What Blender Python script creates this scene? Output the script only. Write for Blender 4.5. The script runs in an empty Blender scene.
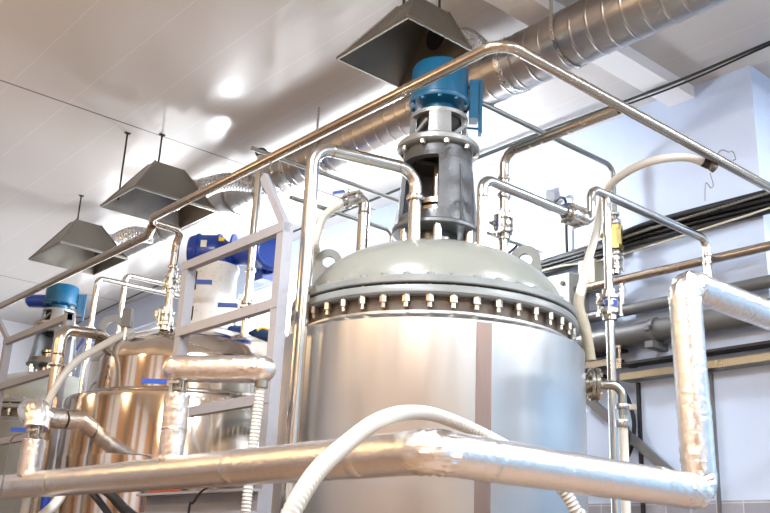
import bpy, math, random
from mathutils import Vector, Matrix
random.seed(4)
V = Vector
PI = math.pi
sc = bpy.context.scene
col = sc.collection

# ------------------------------------------------------------------ materials
def new_mat(name):
    m = bpy.data.materials.new(name); m.use_nodes = True
    nt = m.node_tree
    return m, nt, nt.nodes['Principled BSDF']

def nd(nt, t, **kw):
    n = nt.nodes.new(t)
    for k, v in kw.items():
        if k in n.inputs.keys(): n.inputs[k].default_value = v
        else: setattr(n, k, v)
    return n

def rgb(h):
    def f(c):
        c /= 255.0
        return c / 12.92 if c <= .04045 else ((c + .055) / 1.055) ** 2.4
    return (f(h[0]), f(h[1]), f(h[2]), 1)

def metal(name, color, rough=.25, metallic=1.0, noise_scale=(6, 6, 6), rvar=.1, cvar=.1, bump=0.0, bump_scale=60, aniso=0.0):
    m, nt, b = new_mat(name)
    tc = nd(nt, 'ShaderNodeTexCoord'); mp = nd(nt, 'ShaderNodeMapping'); mp.inputs['Scale'].default_value = noise_scale
    nt.links.new(tc.outputs['Object'], mp.inputs['Vector'])
    nz = nd(nt, 'ShaderNodeTexNoise', Scale=1.0, Detail=5.0, Roughness=.6)
    nt.links.new(mp.outputs[0], nz.inputs['Vector'])
    mr = nd(nt, 'ShaderNodeMapRange'); mr.inputs[1].default_value = .3; mr.inputs[2].default_value = .7
    mr.inputs[3].default_value = max(.02, rough - rvar); mr.inputs[4].default_value = rough + rvar
    nt.links.new(nz.outputs[0], mr.inputs[0]); nt.links.new(mr.outputs[0], b.inputs['Roughness'])
    mx = nd(nt, 'ShaderNodeMix', data_type='RGBA')
    c = rgb(color)
    mx.inputs[6].default_value = [max(0, x * (1 - cvar)) for x in c[:3]] + [1]
    mx.inputs[7].default_value = [min(1, x * (1 + cvar)) for x in c[:3]] + [1]
    nt.links.new(nz.outputs[0], mx.inputs[0]); nt.links.new(mx.outputs[2], b.inputs['Base Color'])
    b.inputs['Metallic'].default_value = metallic
    if aniso: b.inputs['Anisotropic'].default_value = aniso
    if bump:
        n2 = nd(nt, 'ShaderNodeTexNoise', Scale=bump_scale, Detail=3.0)
        nt.links.new(tc.outputs['Object'], n2.inputs['Vector'])
        bp = nd(nt, 'ShaderNodeBump', Strength=bump, Distance=.01)
        nt.links.new(n2.outputs[0], bp.inputs['Height']); nt.links.new(bp.outputs[0], b.inputs['Normal'])
    return m

def foil_mat(name, color):
    m, nt, b = new_mat(name)
    tc = nd(nt, 'ShaderNodeTexCoord')
    vo = nd(nt, 'ShaderNodeTexVoronoi', Scale=70.0); nt.links.new(tc.outputs['Object'], vo.inputs['Vector'])
    nz = nd(nt, 'ShaderNodeTexNoise', Scale=48.0, Detail=6.0, Roughness=.7, Distortion=1.5); nt.links.new(tc.outputs['Object'], nz.inputs['Vector'])
    ad = nd(nt, 'ShaderNodeMath', operation='MULTIPLY_ADD'); ad.inputs[1].default_value = .35
    nt.links.new(vo.outputs['Distance'], ad.inputs[0]); nt.links.new(nz.outputs[0], ad.inputs[2])
    bp = nd(nt, 'ShaderNodeBump', Strength=.6, Distance=.003)
    nt.links.new(ad.outputs[0], bp.inputs['Height']); nt.links.new(bp.outputs[0], b.inputs['Normal'])
    b.inputs['Base Color'].default_value = rgb(color); b.inputs['Metallic'].default_value = 1
    b.inputs['Roughness'].default_value = .24
    return m

def paint(name, color, rough=.45, metallic=0.0, cvar=.06, scale=5.0, dirt=None, dirt_amt=.3, bump=0.0, coat=0.0):
    m, nt, b = new_mat(name)
    tc = nd(nt, 'ShaderNodeTexCoord')
    nz = nd(nt, 'ShaderNodeTexNoise', Scale=scale, Detail=6.0, Roughness=.65); nt.links.new(tc.outputs['Object'], nz.inputs['Vector'])
    mx = nd(nt, 'ShaderNodeMix', data_type='RGBA'); c = rgb(color)
    mx.inputs[6].default_value = [x * (1 - cvar) for x in c[:3]] + [1]
    mx.inputs[7].default_value = [min(1, x * (1 + cvar)) for x in c[:3]] + [1]
    nt.links.new(nz.outputs[0], mx.inputs[0]); out = mx.outputs[2]
    if dirt:
        n2 = nd(nt, 'ShaderNodeTexNoise', Scale=scale * 3.1, Detail=8.0, Roughness=.75); nt.links.new(tc.outputs['Object'], n2.inputs['Vector'])
        mr = nd(nt, 'ShaderNodeMapRange'); mr.inputs[1].default_value = .56; mr.inputs[2].default_value = .72; mr.inputs[4].default_value = dirt_amt
        nt.links.new(n2.outputs[0], mr.inputs[0])
        m2 = nd(nt, 'ShaderNodeMix', data_type='RGBA'); nt.links.new(mr.outputs[0], m2.inputs[0]); nt.links.new(out, m2.inputs[6]); m2.inputs[7].default_value = rgb(dirt)
        out = m2.outputs[2]
    nt.links.new(out, b.inputs['Base Color'])
    b.inputs['Roughness'].default_value = rough; b.inputs['Metallic'].default_value = metallic
    if coat: b.inputs['Coat Weight'].default_value = coat
    if bump:
        bp = nd(nt, 'ShaderNodeBump', Strength=bump, Distance=.004); nt.links.new(nz.outputs[0], bp.inputs['Height']); nt.links.new(bp.outputs[0], b.inputs['Normal'])
    return m

def emit(name, color, strength):
    m, nt, b = new_mat(name)
    b.inputs['Base Color'].default_value = (.8, .8, .8, 1)
    b.inputs['Emission Color'].default_value = rgb(color); b.inputs['Emission Strength'].default_value = strength
    return m

def ceiling_mat():
    m, nt, b = new_mat('ceiling_panels')
    tc = nd(nt, 'ShaderNodeTexCoord'); sp = nd(nt, 'ShaderNodeSeparateXYZ'); nt.links.new(tc.outputs['Object'], sp.inputs[0])
    def line(src, period, offs, width):
        a = nd(nt, 'ShaderNodeMath', operation='ADD'); a.inputs[1].default_value = -offs; nt.links.new(src, a.inputs[0])
        p = nd(nt, 'ShaderNodeMath', operation='PINGPONG'); p.inputs[1].default_value = period / 2; nt.links.new(a.outputs[0], p.inputs[0])
        l = nd(nt, 'ShaderNodeMath', operation='LESS_THAN'); l.inputs[1].default_value = width; nt.links.new(p.outputs[0], l.inputs[0])
        return l.outputs[0]
    lx = line(sp.outputs['X'], .5, .1, .003); ly = line(sp.outputs['Y'], 6.0, 7.53, .011)
    c0 = rgb((192, 187, 182))
    m1 = nd(nt, 'ShaderNodeMix', data_type='RGBA'); m1.inputs[6].default_value = c0; m1.inputs[7].default_value = rgb((206, 202, 198)); nt.links.new(lx, m1.inputs[0])
    m2 = nd(nt, 'ShaderNodeMix', data_type='RGBA'); nt.links.new(m1.outputs[2], m2.inputs[6]); m2.inputs[7].default_value = rgb((120, 110, 110)); nt.links.new(ly, m2.inputs[0])
    nt.links.new(m2.outputs[2], b.inputs['Base Color'])
    # long shallow waviness of the sheet panels
    mp = nd(nt, 'ShaderNodeMapping'); mp.inputs['Scale'].default_value = (5, .8, 1); nt.links.new(tc.outputs['Object'], mp.inputs['Vector'])
    nz = nd(nt, 'ShaderNodeTexNoise', Scale=1.3, Detail=2.0); nt.links.new(mp.outputs[0], nz.inputs['Vector'])
    bp = nd(nt, 'ShaderNodeBump', Strength=.12, Distance=.02); nt.links.new(nz.outputs[0], bp.inputs['Height']); nt.links.new(bp.outputs[0], b.inputs['Normal'])
    b.inputs['Roughness'].default_value = .17; b.inputs['Specular IOR Level'].default_value = .35
    return m

def wall_mat():
    m, nt, b = new_mat('pale_blue_wall')
    tc = nd(nt, 'ShaderNodeTexCoord'); sp = nd(nt, 'ShaderNodeSeparateXYZ'); nt.links.new(tc.outputs['Object'], sp.inputs[0])
    nz = nd(nt, 'ShaderNodeTexNoise', Scale=1.6, Detail=6.0, Roughness=.7); nt.links.new(tc.outputs['Object'], nz.inputs['Vector'])
    mx = nd(nt, 'ShaderNodeMix', data_type='RGBA'); mx.inputs[6].default_value = rgb((186, 202, 228)); mx.inputs[7].default_value = rgb((202, 215, 236)); nt.links.new(nz.outputs[0], mx.inputs[0])
    # tiled dado below 2.12 m
    br = nd(nt, 'ShaderNodeTexBrick', Scale=1.0); br.offset = 0
    br.inputs['Color1'].default_value = rgb((176, 176, 184)); br.inputs['Color2'].default_value = rgb((160, 160, 170)); br.inputs['Mortar'].default_value = rgb((215, 215, 220))
    br.inputs['Brick Width'].default_value = .2; br.inputs['Row Height'].default_value = .3; br.inputs['Mortar Size'].default_value = .004
    cb = nd(nt, 'ShaderNodeCombineXYZ'); nt.links.new(sp.outputs['Y'], cb.inputs[0]); nt.links.new(sp.outputs['Z'], cb.inputs[1]); nt.links.new(cb.outputs[0], br.inputs['Vector'])
    n2 = nd(nt, 'ShaderNodeTexNoise', Scale=9.0, Detail=6.0); nt.links.new(tc.outputs['Object'], n2.inputs['Vector'])
    tm = nd(nt, 'ShaderNodeMix', data_type='RGBA', blend_type='MULTIPLY'); tm.inputs[0].default_value = .45; nt.links.new(br.outputs[0], tm.inputs[6]); nt.links.new(n2.outputs[0], tm.inputs[7])
    lt = nd(nt, 'ShaderNodeMath', operation='LESS_THAN'); lt.inputs[1].default_value = 2.115; nt.links.new(sp.outputs['Z'], lt.inputs[0])
    m2 = nd(nt, 'ShaderNodeMix', data_type='RGBA'); nt.links.new(lt.outputs[0], m2.inputs[0]); nt.links.new(mx.outputs[2], m2.inputs[6]); nt.links.new(tm.outputs[2], m2.inputs[7])
    nt.links.new(m2.outputs[2], b.inputs['Base Color']); b.inputs['Roughness'].default_value = .5
    return m

def hose_mat(name, color, trans=0.0, rough=.35):
    m, nt, b = new_mat(name)
    b.inputs['Base Color'].default_value = rgb(color); b.inputs['Roughness'].default_value = rough
    b.inputs['Subsurface Weight'].default_value = .15; b.inputs['Subsurface Radius'].default_value = (.02, .02, .02); b.inputs['Subsurface Scale'].default_value = .5
    b.inputs['Transmission Weight'].default_value = trans
    return m

M = dict(
    tank=metal('brushed_tank_steel', (200, 200, 200), .36, noise_scale=(5, 5, .35), rvar=.06, cvar=.05, aniso=.3),
    mirror=metal('polished_tank_steel', (222, 214, 206), .11, noise_scale=(3, 3, 1), rvar=.04, cvar=.03, bump=.10, bump_scale=2.2),
    luggrey=paint('lug_grey', (112, 112, 106), .4, cvar=.12, scale=12, dirt=(70, 66, 60), dirt_amt=.4),
    neck=paint('brown_primer', (96, 84, 74), .5, cvar=.2, scale=9),
    darkstrip=metal('dark_strip_steel', (140, 122, 114), .4, noise_scale=(30, 30, 2), cvar=.2),
    dome=paint('grey_green_enamel', (134, 136, 129), .3, cvar=.05, scale=4, dirt=(96, 92, 84), dirt_amt=.35, coat=.3),
    flange=paint('grey_flange_paint', (124, 128, 128), .35, cvar=.08, scale=8, dirt=(80, 74, 66), dirt_amt=.4),
    steel=metal('pipe_stainless', (205, 203, 198), .22, noise_scale=(4, 4, 4), rvar=.03, cvar=.03),
    brownsteel=metal('heat_tinted_stainless', (186, 175, 162), .26, noise_scale=(4, 4, 4), rvar=.03, cvar=.05),
    darksteel=metal('dull_stainless', (150, 150, 144), .3, noise_scale=(6, 6, 6), rvar=.04, cvar=.06),
    castfit=metal('valve_stainless', (196, 194, 190), .24, noise_scale=(40, 40, 40), rvar=.08, cvar=.12),
    bolt=metal('bolt_zinc', (200, 194, 182), .35, noise_scale=(60, 60, 60), cvar=.2),
    duct=metal('spiral_galvanised', (176, 172, 170), .34, noise_scale=(3, 3, 3), rvar=.04, cvar=.05),
    flexduct=metal('flexible_aluminium', (205, 205, 205), .25, noise_scale=(25, 25, 25), bump=.4, bump_scale=50),
    hood=metal('galvanised_sheet', (132, 128, 119), .42, noise_scale=(7, 7, 7), rvar=.12, cvar=.25),
    foil=foil_mat('crinkled_foil', (240, 236, 232)),
    cast=metal('cast_grey_iron', (112, 114, 117), .42, metallic=.6, noise_scale=(14, 14, 14), cvar=.15, bump=.25, bump_scale=70),
    castlight=metal('cast_light_iron', (158, 160, 160), .4, metallic=.5, noise_scale=(14, 14, 14), cvar=.12, bump=.25, bump_scale=70),
    whitecast=paint('white_cast_paint', (222, 222, 220), .45, cvar=.06, scale=9, dirt=(120, 116, 110), dirt_amt=.6),
    teal=paint('teal_motor_paint', (18, 88, 124), .35, cvar=.12, scale=7, dirt=(16, 70, 96), dirt_amt=.4),
    blue=paint('cobalt_motor_paint', (22, 60, 148), .32, cvar=.1, scale=6, coat=.2),
    bluegrip=paint('blue_grip_plastic', (34, 70, 150), .4),
    red=paint('red_grip_plastic', (150, 44, 34), .45),
    brass=metal('yellow_brass', (226, 204, 132), .36, noise_scale=(30, 30, 30), cvar=.12),
    frame=paint('grey_frame_paint', (146, 146, 152), .4, metallic=.1, cvar=.07, scale=6, dirt=(96, 84, 84), dirt_amt=.35),
    greypipe=paint('grey_pipe_paint', (104, 106, 108), .4, metallic=.2, cvar=.06, scale=5),
    black=paint('black_rubber', (18, 18, 20), .5, cvar=.2),
    dark=paint('dark_gasket_and_shade', (30, 28, 26), .6, cvar=.2),  # gaskets and small dark parts, also the painted shade in openings
    tray=paint('dark_steel_tray', (44, 42, 44), .5, metallic=.4, cvar=.3),
    cabgrey=paint('cabinet_side_grey', (150, 154, 156), .5, cvar=.04),
    cabinet=paint('cabinet_grey', (196, 198, 196), .5, cvar=.04),
    beige=paint('beige_plastic', (200, 196, 176), .5),
    whiteplastic=paint('white_plastic', (236, 238, 238), .45, cvar=.02),
    hose=hose_mat('white_ribbed_hose', (184, 181, 174)),
    clearhose=hose_mat('milky_hose', (226, 220, 208), .15, .3),
    tape=paint('wrapped_tape', (160, 152, 134), .7, cvar=.2, scale=60, bump=.5),
    green=paint('green_cable', (34, 46, 38), .5),
    rust=paint('rusty_bar', (150, 62, 28), .8, cvar=.25, scale=20),
    glove=paint('navy_cloth', (18, 48, 88), .8, cvar=.3, scale=20),
    label=paint('yellow_label', (232, 200, 40), .5), wlabel=paint('pale_label', (226, 232, 214), .5),
    ceiling=ceiling_mat(), wall=wall_mat(),
    whitewall=paint('white_plaster', (222, 228, 238), .55, cvar=.03, scale=2),
    beam=paint('white_beam_paint', (236, 236, 236), .4, cvar=.02),
    warmwall=paint('ochre_plaster', (196, 154, 116), .6, cvar=.1, scale=1.2),
    floor=paint('brown_floor_tile', (128, 104, 84), .3, cvar=.15, scale=1.5),
    window=emit('daylight_window', (238, 244, 255), 2.6),
    warmlamp=emit('warm_lamp', (255, 196, 120), 5.0),
    filltube=emit('fill_tube_glow', (236, 242, 255), 90.0),
    globe=emit('added_globe_glow', (240, 246, 255), 185.0),
    creamwall=paint('cream_plaster', (226, 212, 190), .6, cvar=.04, scale=1.2),
    bluegrey=paint('blue_grey_plaster', (138, 164, 188), .6, cvar=.06, scale=1.2),
)

# ------------------------------------------------------------------ mesh building
class MB:
    def __init__(s): s.v = []; s.f = []
    def add(s, vs, fs):
        o = len(s.v); s.v += [V(p) for p in vs]; s.f += [tuple(i + o for i in f) for f in fs]; return s
    def box(s, c, d, rot=None):
        c = V(c); hx, hy, hz = d[0] / 2, d[1] / 2, d[2] / 2
        vs = [V((x, y, z)) for x in (-hx, hx) for y in (-hy, hy) for z in (-hz, hz)]
        if rot is not None: vs = [rot @ p for p in vs]
        return s.add([c + p for p in vs], [(0, 1, 3, 2), (4, 6, 7, 5), (0, 4, 5, 1), (2, 3, 7, 6), (0, 2, 6, 4), (1, 5, 7, 3)])
    def bar(s, a, b, w, h, up=(0, 0, 1)):       # rectangular bar between two points
        a, b = V(a), V(b); t = (b - a); L = t.length; t.normalize()
        sd = t.cross(V(up))
        if sd.length < 1e-4: sd = t.cross(V((1, 0, 0)))
        sd.normalize(); u = sd.cross(t)
        R = Matrix((t, sd, u)).transposed()
        return s.box((a + b) / 2, (L, w, h), R)
    def lathe(s, prof, origin=(0, 0, 0), axis=(0, 0, 1), n=32, a0=0.0, a1=2 * PI, ref=None):
        o = V(origin); ax = V(axis).normalized()
        e1 = V(ref) if ref is not None else (V((1, 0, 0)) if abs(ax.x) < .9 else V((0, 1, 0)))
        e1 = (e1 - ax * e1.dot(ax)).normalized(); e2 = ax.cross(e1)
        full = abs(a1 - a0 - 2 * PI) < 1e-6; m = n if full else n + 1
        vs = []
        for r, h in prof:
            for k in range(m):
                a = a0 + (a1 - a0) * k / n
                vs.append(o + ax * h + (e1 * math.cos(a) + e2 * math.sin(a)) * max(r, 1e-4))
        fs = []
        for i in range(len(prof) - 1):
            for k in range(n):
                k2 = (k + 1) % m
                fs.append((i * m + k, i * m + k2, (i + 1) * m + k2, (i + 1) * m + k))
        return s.add(vs, fs)
    def cyl(s, a, b, r, r2=None, n=20):
        a, b = V(a), V(b); L = (b - a).length; r2 = r if r2 is None else r2
        return s.lathe([(0, 0), (r, 0), (r2, L), (0, L)], a, b - a, n)
    def pipe(s, a, b, r, ri, n=24):
        a, b = V(a), V(b); L = (b - a).length
        return s.lathe([(ri, 0), (r, 0), (r, L), (ri, L), (ri, 0)], a, b - a, n)
    def hexnut(s, a, b, r): return s.cyl(a, b, r, n=6)
    def ball(s, c, r, n=16, sz=1.0):
        return s.lathe([(r * math.sin(PI * k / 10), -r * sz * math.cos(PI * k / 10)) for k in range(11)], c, (0, 0, 1), n)
    def tube(s, pts, r, n=14, bend=None, closed_caps=True, rib=None, spline=False, step=None):
        pts = [V(p) for p in pts]
        if spline: path = catmull(pts, step or .02)
        elif bend: path = fillet(pts, bend)
        else: path = pts
        if rib:
            path = resample(path, rib[0] / 4)
        rings = []; t0 = (path[1] - path[0]).normalized()
        e = V((0, 0, 1)) if abs(t0.z) < .9 else V((1, 0, 0))
        e = (e - t0 * e.dot(t0)).normalized()
        N = len(path)
        for i, p in enumerate(path):
            t = (path[min(i + 1, N - 1)] - path[max(i - 1, 0)])
            if t.length < 1e-9: t = t0.copy()
            t.normalize()
            e = e - t * e.dot(t); e.normalize(); f = t.cross(e)
            rr = r(i / (N - 1)) if callable(r) else r
            if rib: rr += rib[1] * (.5 + .5 * math.cos(i * PI / 2)) - rib[1]
            rings.append([p + (e * math.cos(2 * PI * k / n) + f * math.sin(2 * PI * k / n)) * rr for k in range(n)])
        vs = [q for R in rings for q in R]
        fs = [(i * n + k, i * n + (k + 1) % n, (i + 1) * n + (k + 1) % n, (i + 1) * n + k) for i in range(N - 1) for k in range(n)]
        if closed_caps: fs += [tuple(range(n))[::-1], tuple((N - 1) * n + k for k in range(n))]
        return s.add(vs, fs)
    def plate(s, outline, a, n_dir):             # extrude a closed outline (list of 3d points) along n_dir by a (centred)
        d = V(n_dir).normalized() * a / 2; m = len(outline)
        vs = [V(p) - d for p in outline] + [V(p) + d for p in outline]
        fs = [tuple(range(m))[::-1], tuple(range(m, 2 * m))] + [(i, (i + 1) % m, m + (i + 1) % m, m + i) for i in range(m)]
        return s.add(vs, fs)
    def eye(s, c, ro, ri, th, radial, up=(0, 0, 1), foot=.12, fw=1.15):   # lifting eye plate standing in the plane (radial, up)
        c = V(c); x = V(radial).normalized(); z = V(up); nrm = x.cross(z)
        n = 28; out = []; inn = []
        for k in range(n):
            a = 2 * PI * k / n
            o = x * math.cos(a) * ro + z * math.sin(a) * ro
            if math.sin(a) < -.25: o = x * (ro * fw * (1 if math.cos(a) > 0 else -1) * min(1, abs(math.cos(a)) * 1.3)) + z * (-foot * min(1, -math.sin(a) * 1.6))
            out.append(o); inn.append(x * math.cos(a) * ri + z * math.sin(a) * ri)
        d = nrm * th / 2
        vs = [c + p + q for q in (-d, d) for p in out] + [c + p + q for q in (-d, d) for p in inn]
        fs = []
        for k in range(n):
            j = (k + 1) % n
            fs += [(k, j, n + j, n + k), (2 * n + k, 3 * n + k, 3 * n + j, 2 * n + j), (k, 2 * n + k, 2 * n + j, j), (n + k, n + j, 3 * n + j, 3 * n + k)]
        return s.add(vs, fs)
    def build(s, name, mat, parent=None, origin=None, angle=35, kind=None, **props):
        if parent is not None: o = V(parent['_w'])
        elif origin is not None: o = V(origin)
        else:
            xs = [p.x for p in s.v]; ys = [p.y for p in s.v]
            o = V(((min(xs) + max(xs)) / 2, (min(ys) + max(ys)) / 2, min(p.z for p in s.v)))
        me = bpy.data.meshes.new(name); me.from_pydata([p - o for p in s.v], [], s.f); me.update()
        import bmesh
        bm = bmesh.new(); bm.from_mesh(me); bmesh.ops.recalc_face_normals(bm, faces=bm.faces); bm.to_mesh(me); bm.free()
        for p in me.polygons: p.use_smooth = True
        me.set_sharp_from_angle(angle=math.radians(angle))
        me.materials.append(mat)
        ob = bpy.data.objects.new(name, me); col.objects.link(ob)
        ob['_w'] = tuple(o)
        if parent is not None: ob.parent = parent
        else: ob.location = o
        if kind: ob['kind'] = kind
        for k, v in props.items(): ob[k] = v
        return ob

def fillet(pts, R, seg=9):
    out = [pts[0]]
    for i in range(1, len(pts) - 1):
        p, a, b = pts[i], pts[i - 1], pts[i + 1]
        u = (a - p).normalized(); w = (b - p).normalized()
        ang = u.angle(w)
        if ang > PI - .05: out.append(p); continue
        tl = min(R / math.tan(ang / 2), (a - p).length * .49, (b - p).length * .49); rr = tl * math.tan(ang / 2)
        c = p + (u + w).normalized() * (rr / math.sin(ang / 2))
        s0 = p + u * tl - c; s1 = p + w * tl - c; th = s0.angle(s1)
        for k in range(seg + 1):
            t = k / seg
            out.append(c + (s0 * math.sin((1 - t) * th) + s1 * math.sin(t * th)) / math.sin(th))
    out.append(pts[-1]); return out

def catmull(pts, step):
    P = [pts[0] * 2 - pts[1]] + pts + [pts[-1] * 2 - pts[-2]]; out = []
    for i in range(1, len(P) - 2):
        n = max(3, int((P[i + 1] - P[i]).length / step))
        for k in range(n):
            t = k / n
            out.append(.5 * ((2 * P[i]) + (P[i + 1] - P[i - 1]) * t + (2 * P[i - 1] - 5 * P[i] + 4 * P[i + 1] - P[i + 2]) * t * t + (3 * P[i] - P[i - 1] - 3 * P[i + 1] + P[i + 2]) * t ** 3))
    out.append(pts[-1]); return out

def resample(path, d):
    out = [path[0].copy()]; acc = 0.0
    for i in range(1, len(path)):
        a, b = path[i - 1], path[i]; L = (b - a).length; pos = d - acc
        while pos <= L:
            out.append(a + (b - a) * (pos / L)); pos += d
        acc = L - (pos - d)
    return out

def thing(name, label, cat, loc, group=None):
    o = bpy.data.objects.new(name, None); col.objects.link(o); o.location = loc
    o.empty_display_size = .1
    o['_w'] = tuple(loc); o['label'] = label; o['category'] = cat
    if group: o['group'] = group
    return o

def tag(o, label, cat, group=None):
    o['label'] = label; o['category'] = cat
    if group: o['group'] = group
    return o

def child_copy(src, parent, matrix=None):
    c = src.copy(); col.objects.link(c); c.parent = parent
    if matrix is not None: c.matrix_local = matrix
    return c

UP = V((0, 0, 1))

def clamp(parent, p, ax, r, w=.022, mat='castfit'):
    p = V(p); ax = V(ax).normalized()
    return MB().lathe([(r * .98, -w / 2 - .004), (r * 1.35, -w / 2 - .002), (r * 1.45, -w / 4), (r * 1.45, w / 4), (r * 1.35, w / 2 + .002), (r * .98, w / 2 + .004)], p, ax, 24).build('clamp', M[mat], parent)

def weld(parent, p, ax, r):
    return MB().lathe([(r * .99, -.006), (r * 1.06, 0), (r * .99, .006)], V(p), ax, 20).build('weld_ring', M['brownsteel'], parent)

def valve(parent, p, ax, r, hdir, hlen=.13, grip='bluegrip', body='castfit', hax=None):
    """three-piece ball valve: body, four tie bolts, stem and lever"""
    p = V(p); ax = V(ax).normalized(); hd = V(hdir); hd = hd - ax * hd.dot(ax); hd.normalize(); sd = ax.cross(hd)
    L = r * 2.6
    b = MB()
    b.lathe([(r * .9, -L), (r * 1.15, -L), (r * 1.15, -L * .62), (r * 1.75, -L * .6), (r * 1.75, -L * .36), (r * 1.35, -L * .34), (r * 1.5, 0), (r * 1.35, L * .34), (r * 1.75, L * .36), (r * 1.75, L * .6), (r * 1.15, L * .62), (r * 1.15, L), (r * .9, L)], p, ax, 24)
    b.cyl(p + hd * r * 1.2, p + hd * r * 2.1, r * .5, n=12)
    v = b.build('valve', M[body], parent)
    for i in (-1, 1):
        for j in (-1, 1):
            q = p + (hd * i + sd * j) * r * 1.25
            t = MB().cyl(q - ax * L * .68, q + ax * L * .68, r * .2, n=8)
            t.hexnut(q - ax * L * .74, q - ax * L * .6, r * .36).hexnut(q + ax * L * .6, q + ax * L * .74, r * .36)
            t.build('tie_bolt', M['bolt'], v)
    ha = V(hax).normalized() if hax is not None else ax
    q = p + hd * r * 2.2
    st = MB().bar(q - ha * r * .5, q + ha * hlen * .35, r * .55, r * .2, hd); st.hexnut(q - hd * .004, q + hd * r * .35, r * .35)
    st.build('stem', M['castfit'], v)
    MB().bar(q + ha * hlen * .28, q + ha * hlen, r * 1.0, r * .6, hd).build('handle', M[grip], v)
    return v

# ------------------------------------------------------------------ setting
CZ = 5.3; WX = 6.12; JY = 3.09
def struct(name, mb, mat): return mb.build(name, mat, origin=(0, 0, 0), kind='structure')
struct('floor', MB().box((2.5, 5.5, -.1), (14.2, 22, .2)), M['floor'])
struct('ceiling', MB().box((2.5, 5.5, CZ + .1), (14.2, 22, .2)), M['ceiling'])
# right wall with six window openings (y ranges)
WIN = [(5.75, 7.05), (7.35, 8.65), (8.95, 10.25), (10.55, 11.85), (12.15, 13.45), (13.75, 15.05)]
WZ0, WZ1 = 1.9, 4.85
w = MB()
ys = [JY] + [a for p in WIN for a in p] + [16.4]
for i in range(0, len(ys), 2): w.box((WX + .15, (ys[i] + ys[i + 1]) / 2, CZ / 2), (.3, ys[i + 1] - ys[i], CZ))
w.box((WX - .02, (JY + 4.19) / 2, CZ / 2), (.04, 4.19 - JY, CZ))
for a, b_ in WIN:
    w.box((WX + .15, (a + b_) / 2, WZ0 / 2), (.3, b_ - a, WZ0)); w.box((WX + .15, (a + b_) / 2, (WZ1 + CZ) / 2), (.3, b_ - a, CZ - WZ1))
w.box(((WX + .3 + 9.4) / 2, JY + .15, CZ / 2), (9.4 - WX - .3, .3, CZ))
struct('wall_right', w, M['wall'])
for i, (a, b_) in enumerate(WIN):
    fr = MB(); y = (a + b_) / 2; h = WZ1 - WZ0
    for yy in (a + .03, y, b_ - .03): fr.box((WX + .1, yy, WZ0 + h / 2), (.07, .06, h))
    for zz in (WZ0 + .03, WZ0 + h * .5, WZ1 - .03): fr.box((WX + .1, y, zz), (.06, b_ - a, .06))
    f = struct('window_%d' % (i + 1), fr, M['whiteplastic'])
    MB().box((WX + .12, y, WZ0 + h / 2), (.02, b_ - a, h)).build('pane', M['window'], f)
struct('wall_far', MB().box((2.5, 16.4, CZ / 2), (14.2, .2, CZ)), M['whitewall'])
struct('wall_left', MB().box((-4.4, 5.5, CZ / 2), (.2, 22, CZ)), M['warmwall'])
struct('wall_near', MB().box((-1.5, -5.4, CZ / 2), (6.0, .2, CZ)), M['creamwall'])
struct('wall_near_right', MB().box((5.5, -5.4, CZ / 2), (8.0, .2, CZ)), M['bluegrey'])
struct('wall_east', MB().box((9.4, -1.1, CZ / 2), (.2, 8.8, CZ)), M['bluegrey'])
# ceiling beams
struct('trim_1', MB().box(((1.0 + WX) / 2, 3.68, CZ - .05), (WX - 1.0, .23, .1)), M['beam'])
# unseen dark columns added on the left wall to streak the tank reflections
for i, y in enumerate((-1.0, 2.5, 6.0, 9.5, 13.0)):
    struct('trim_%d' % (i + 2), MB().box((-4.1, y, CZ / 2), (.4, .5, CZ)), M['floor'])
for i, y in enumerate((.6, 4.0, 5.0, 7.6, 8.4, 11.2)):  # unseen pale pilasters added to put bright streaks in the tank reflections
    struct('trim_%d' % (i + 11), MB().box((-4.2, y, CZ / 2), (.2, .45 + .3 * (i % 2), CZ)), M['whitewall'])
struct('trim_9', MB().box((WX - .052, 4.185, 1.5), (.024, .026, 3.0)), M['tray'])
struct('trim_10', MB().box((WX - .052, 3.57, 1.5), (.024, .02, 3.0)), M['greypipe'])

# lamps: warm high-bay lamps in the left bay, then added unseen fill lights
def pendant(x, y, label):
    t = thing('pendant_lamp', label, 'lamp', (x, y, 4.3), 'warm pendant lamps in the left bay')
    MB().cyl((x, y, 4.58), (x, y, CZ), .012, n=8).build('rod', M['tray'], t)
    MB().lathe([(.05, .30), (.07, .22), (.12, .06), (.115, .06), (.06, .21), (.05, .28)], (x, y, 4.3), (0, 0, 1), 28).build('lamp_shade', M['hood'], t)
    MB().ball((x, y, 4.41), .085, 16).build('bulb', M['warmlamp'], t)
for i, (x, y) in enumerate(((-1.0, .5), (-1.0, 3.5), (-.8, 6.5), (-.6, 9.5))):
    pendant(x, y, 'warm pendant lamp with a metal shade hanging from the ceiling over the left bay')
def fill_batten(x, y, ln, ax):  # unseen tube light added to brighten the right wall
    t = thing('unseen_fill_tube', 'white unseen tube light added under the ceiling to brighten the right wall', 'lamp', (x, y, CZ), 'added unseen tube lights')
    d = (ln, .16, .05) if ax == 'x' else (.16, ln, .05)
    MB().box((x, y, CZ - .025), d).build('housing', M['whiteplastic'], t)
    d2 = V((ln * .48, 0, 0)) if ax == 'x' else V((0, ln * .48, 0))
    for s_ in (-1, 1):
        off = V((0, .045, 0)) * s_ if ax == 'x' else V((.045, 0, 0)) * s_
        c = V((x, y, CZ - .07)) + off
        MB().cyl(c - d2, c + d2, .018, n=10).build('tube', M['filltube'], t)
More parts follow.
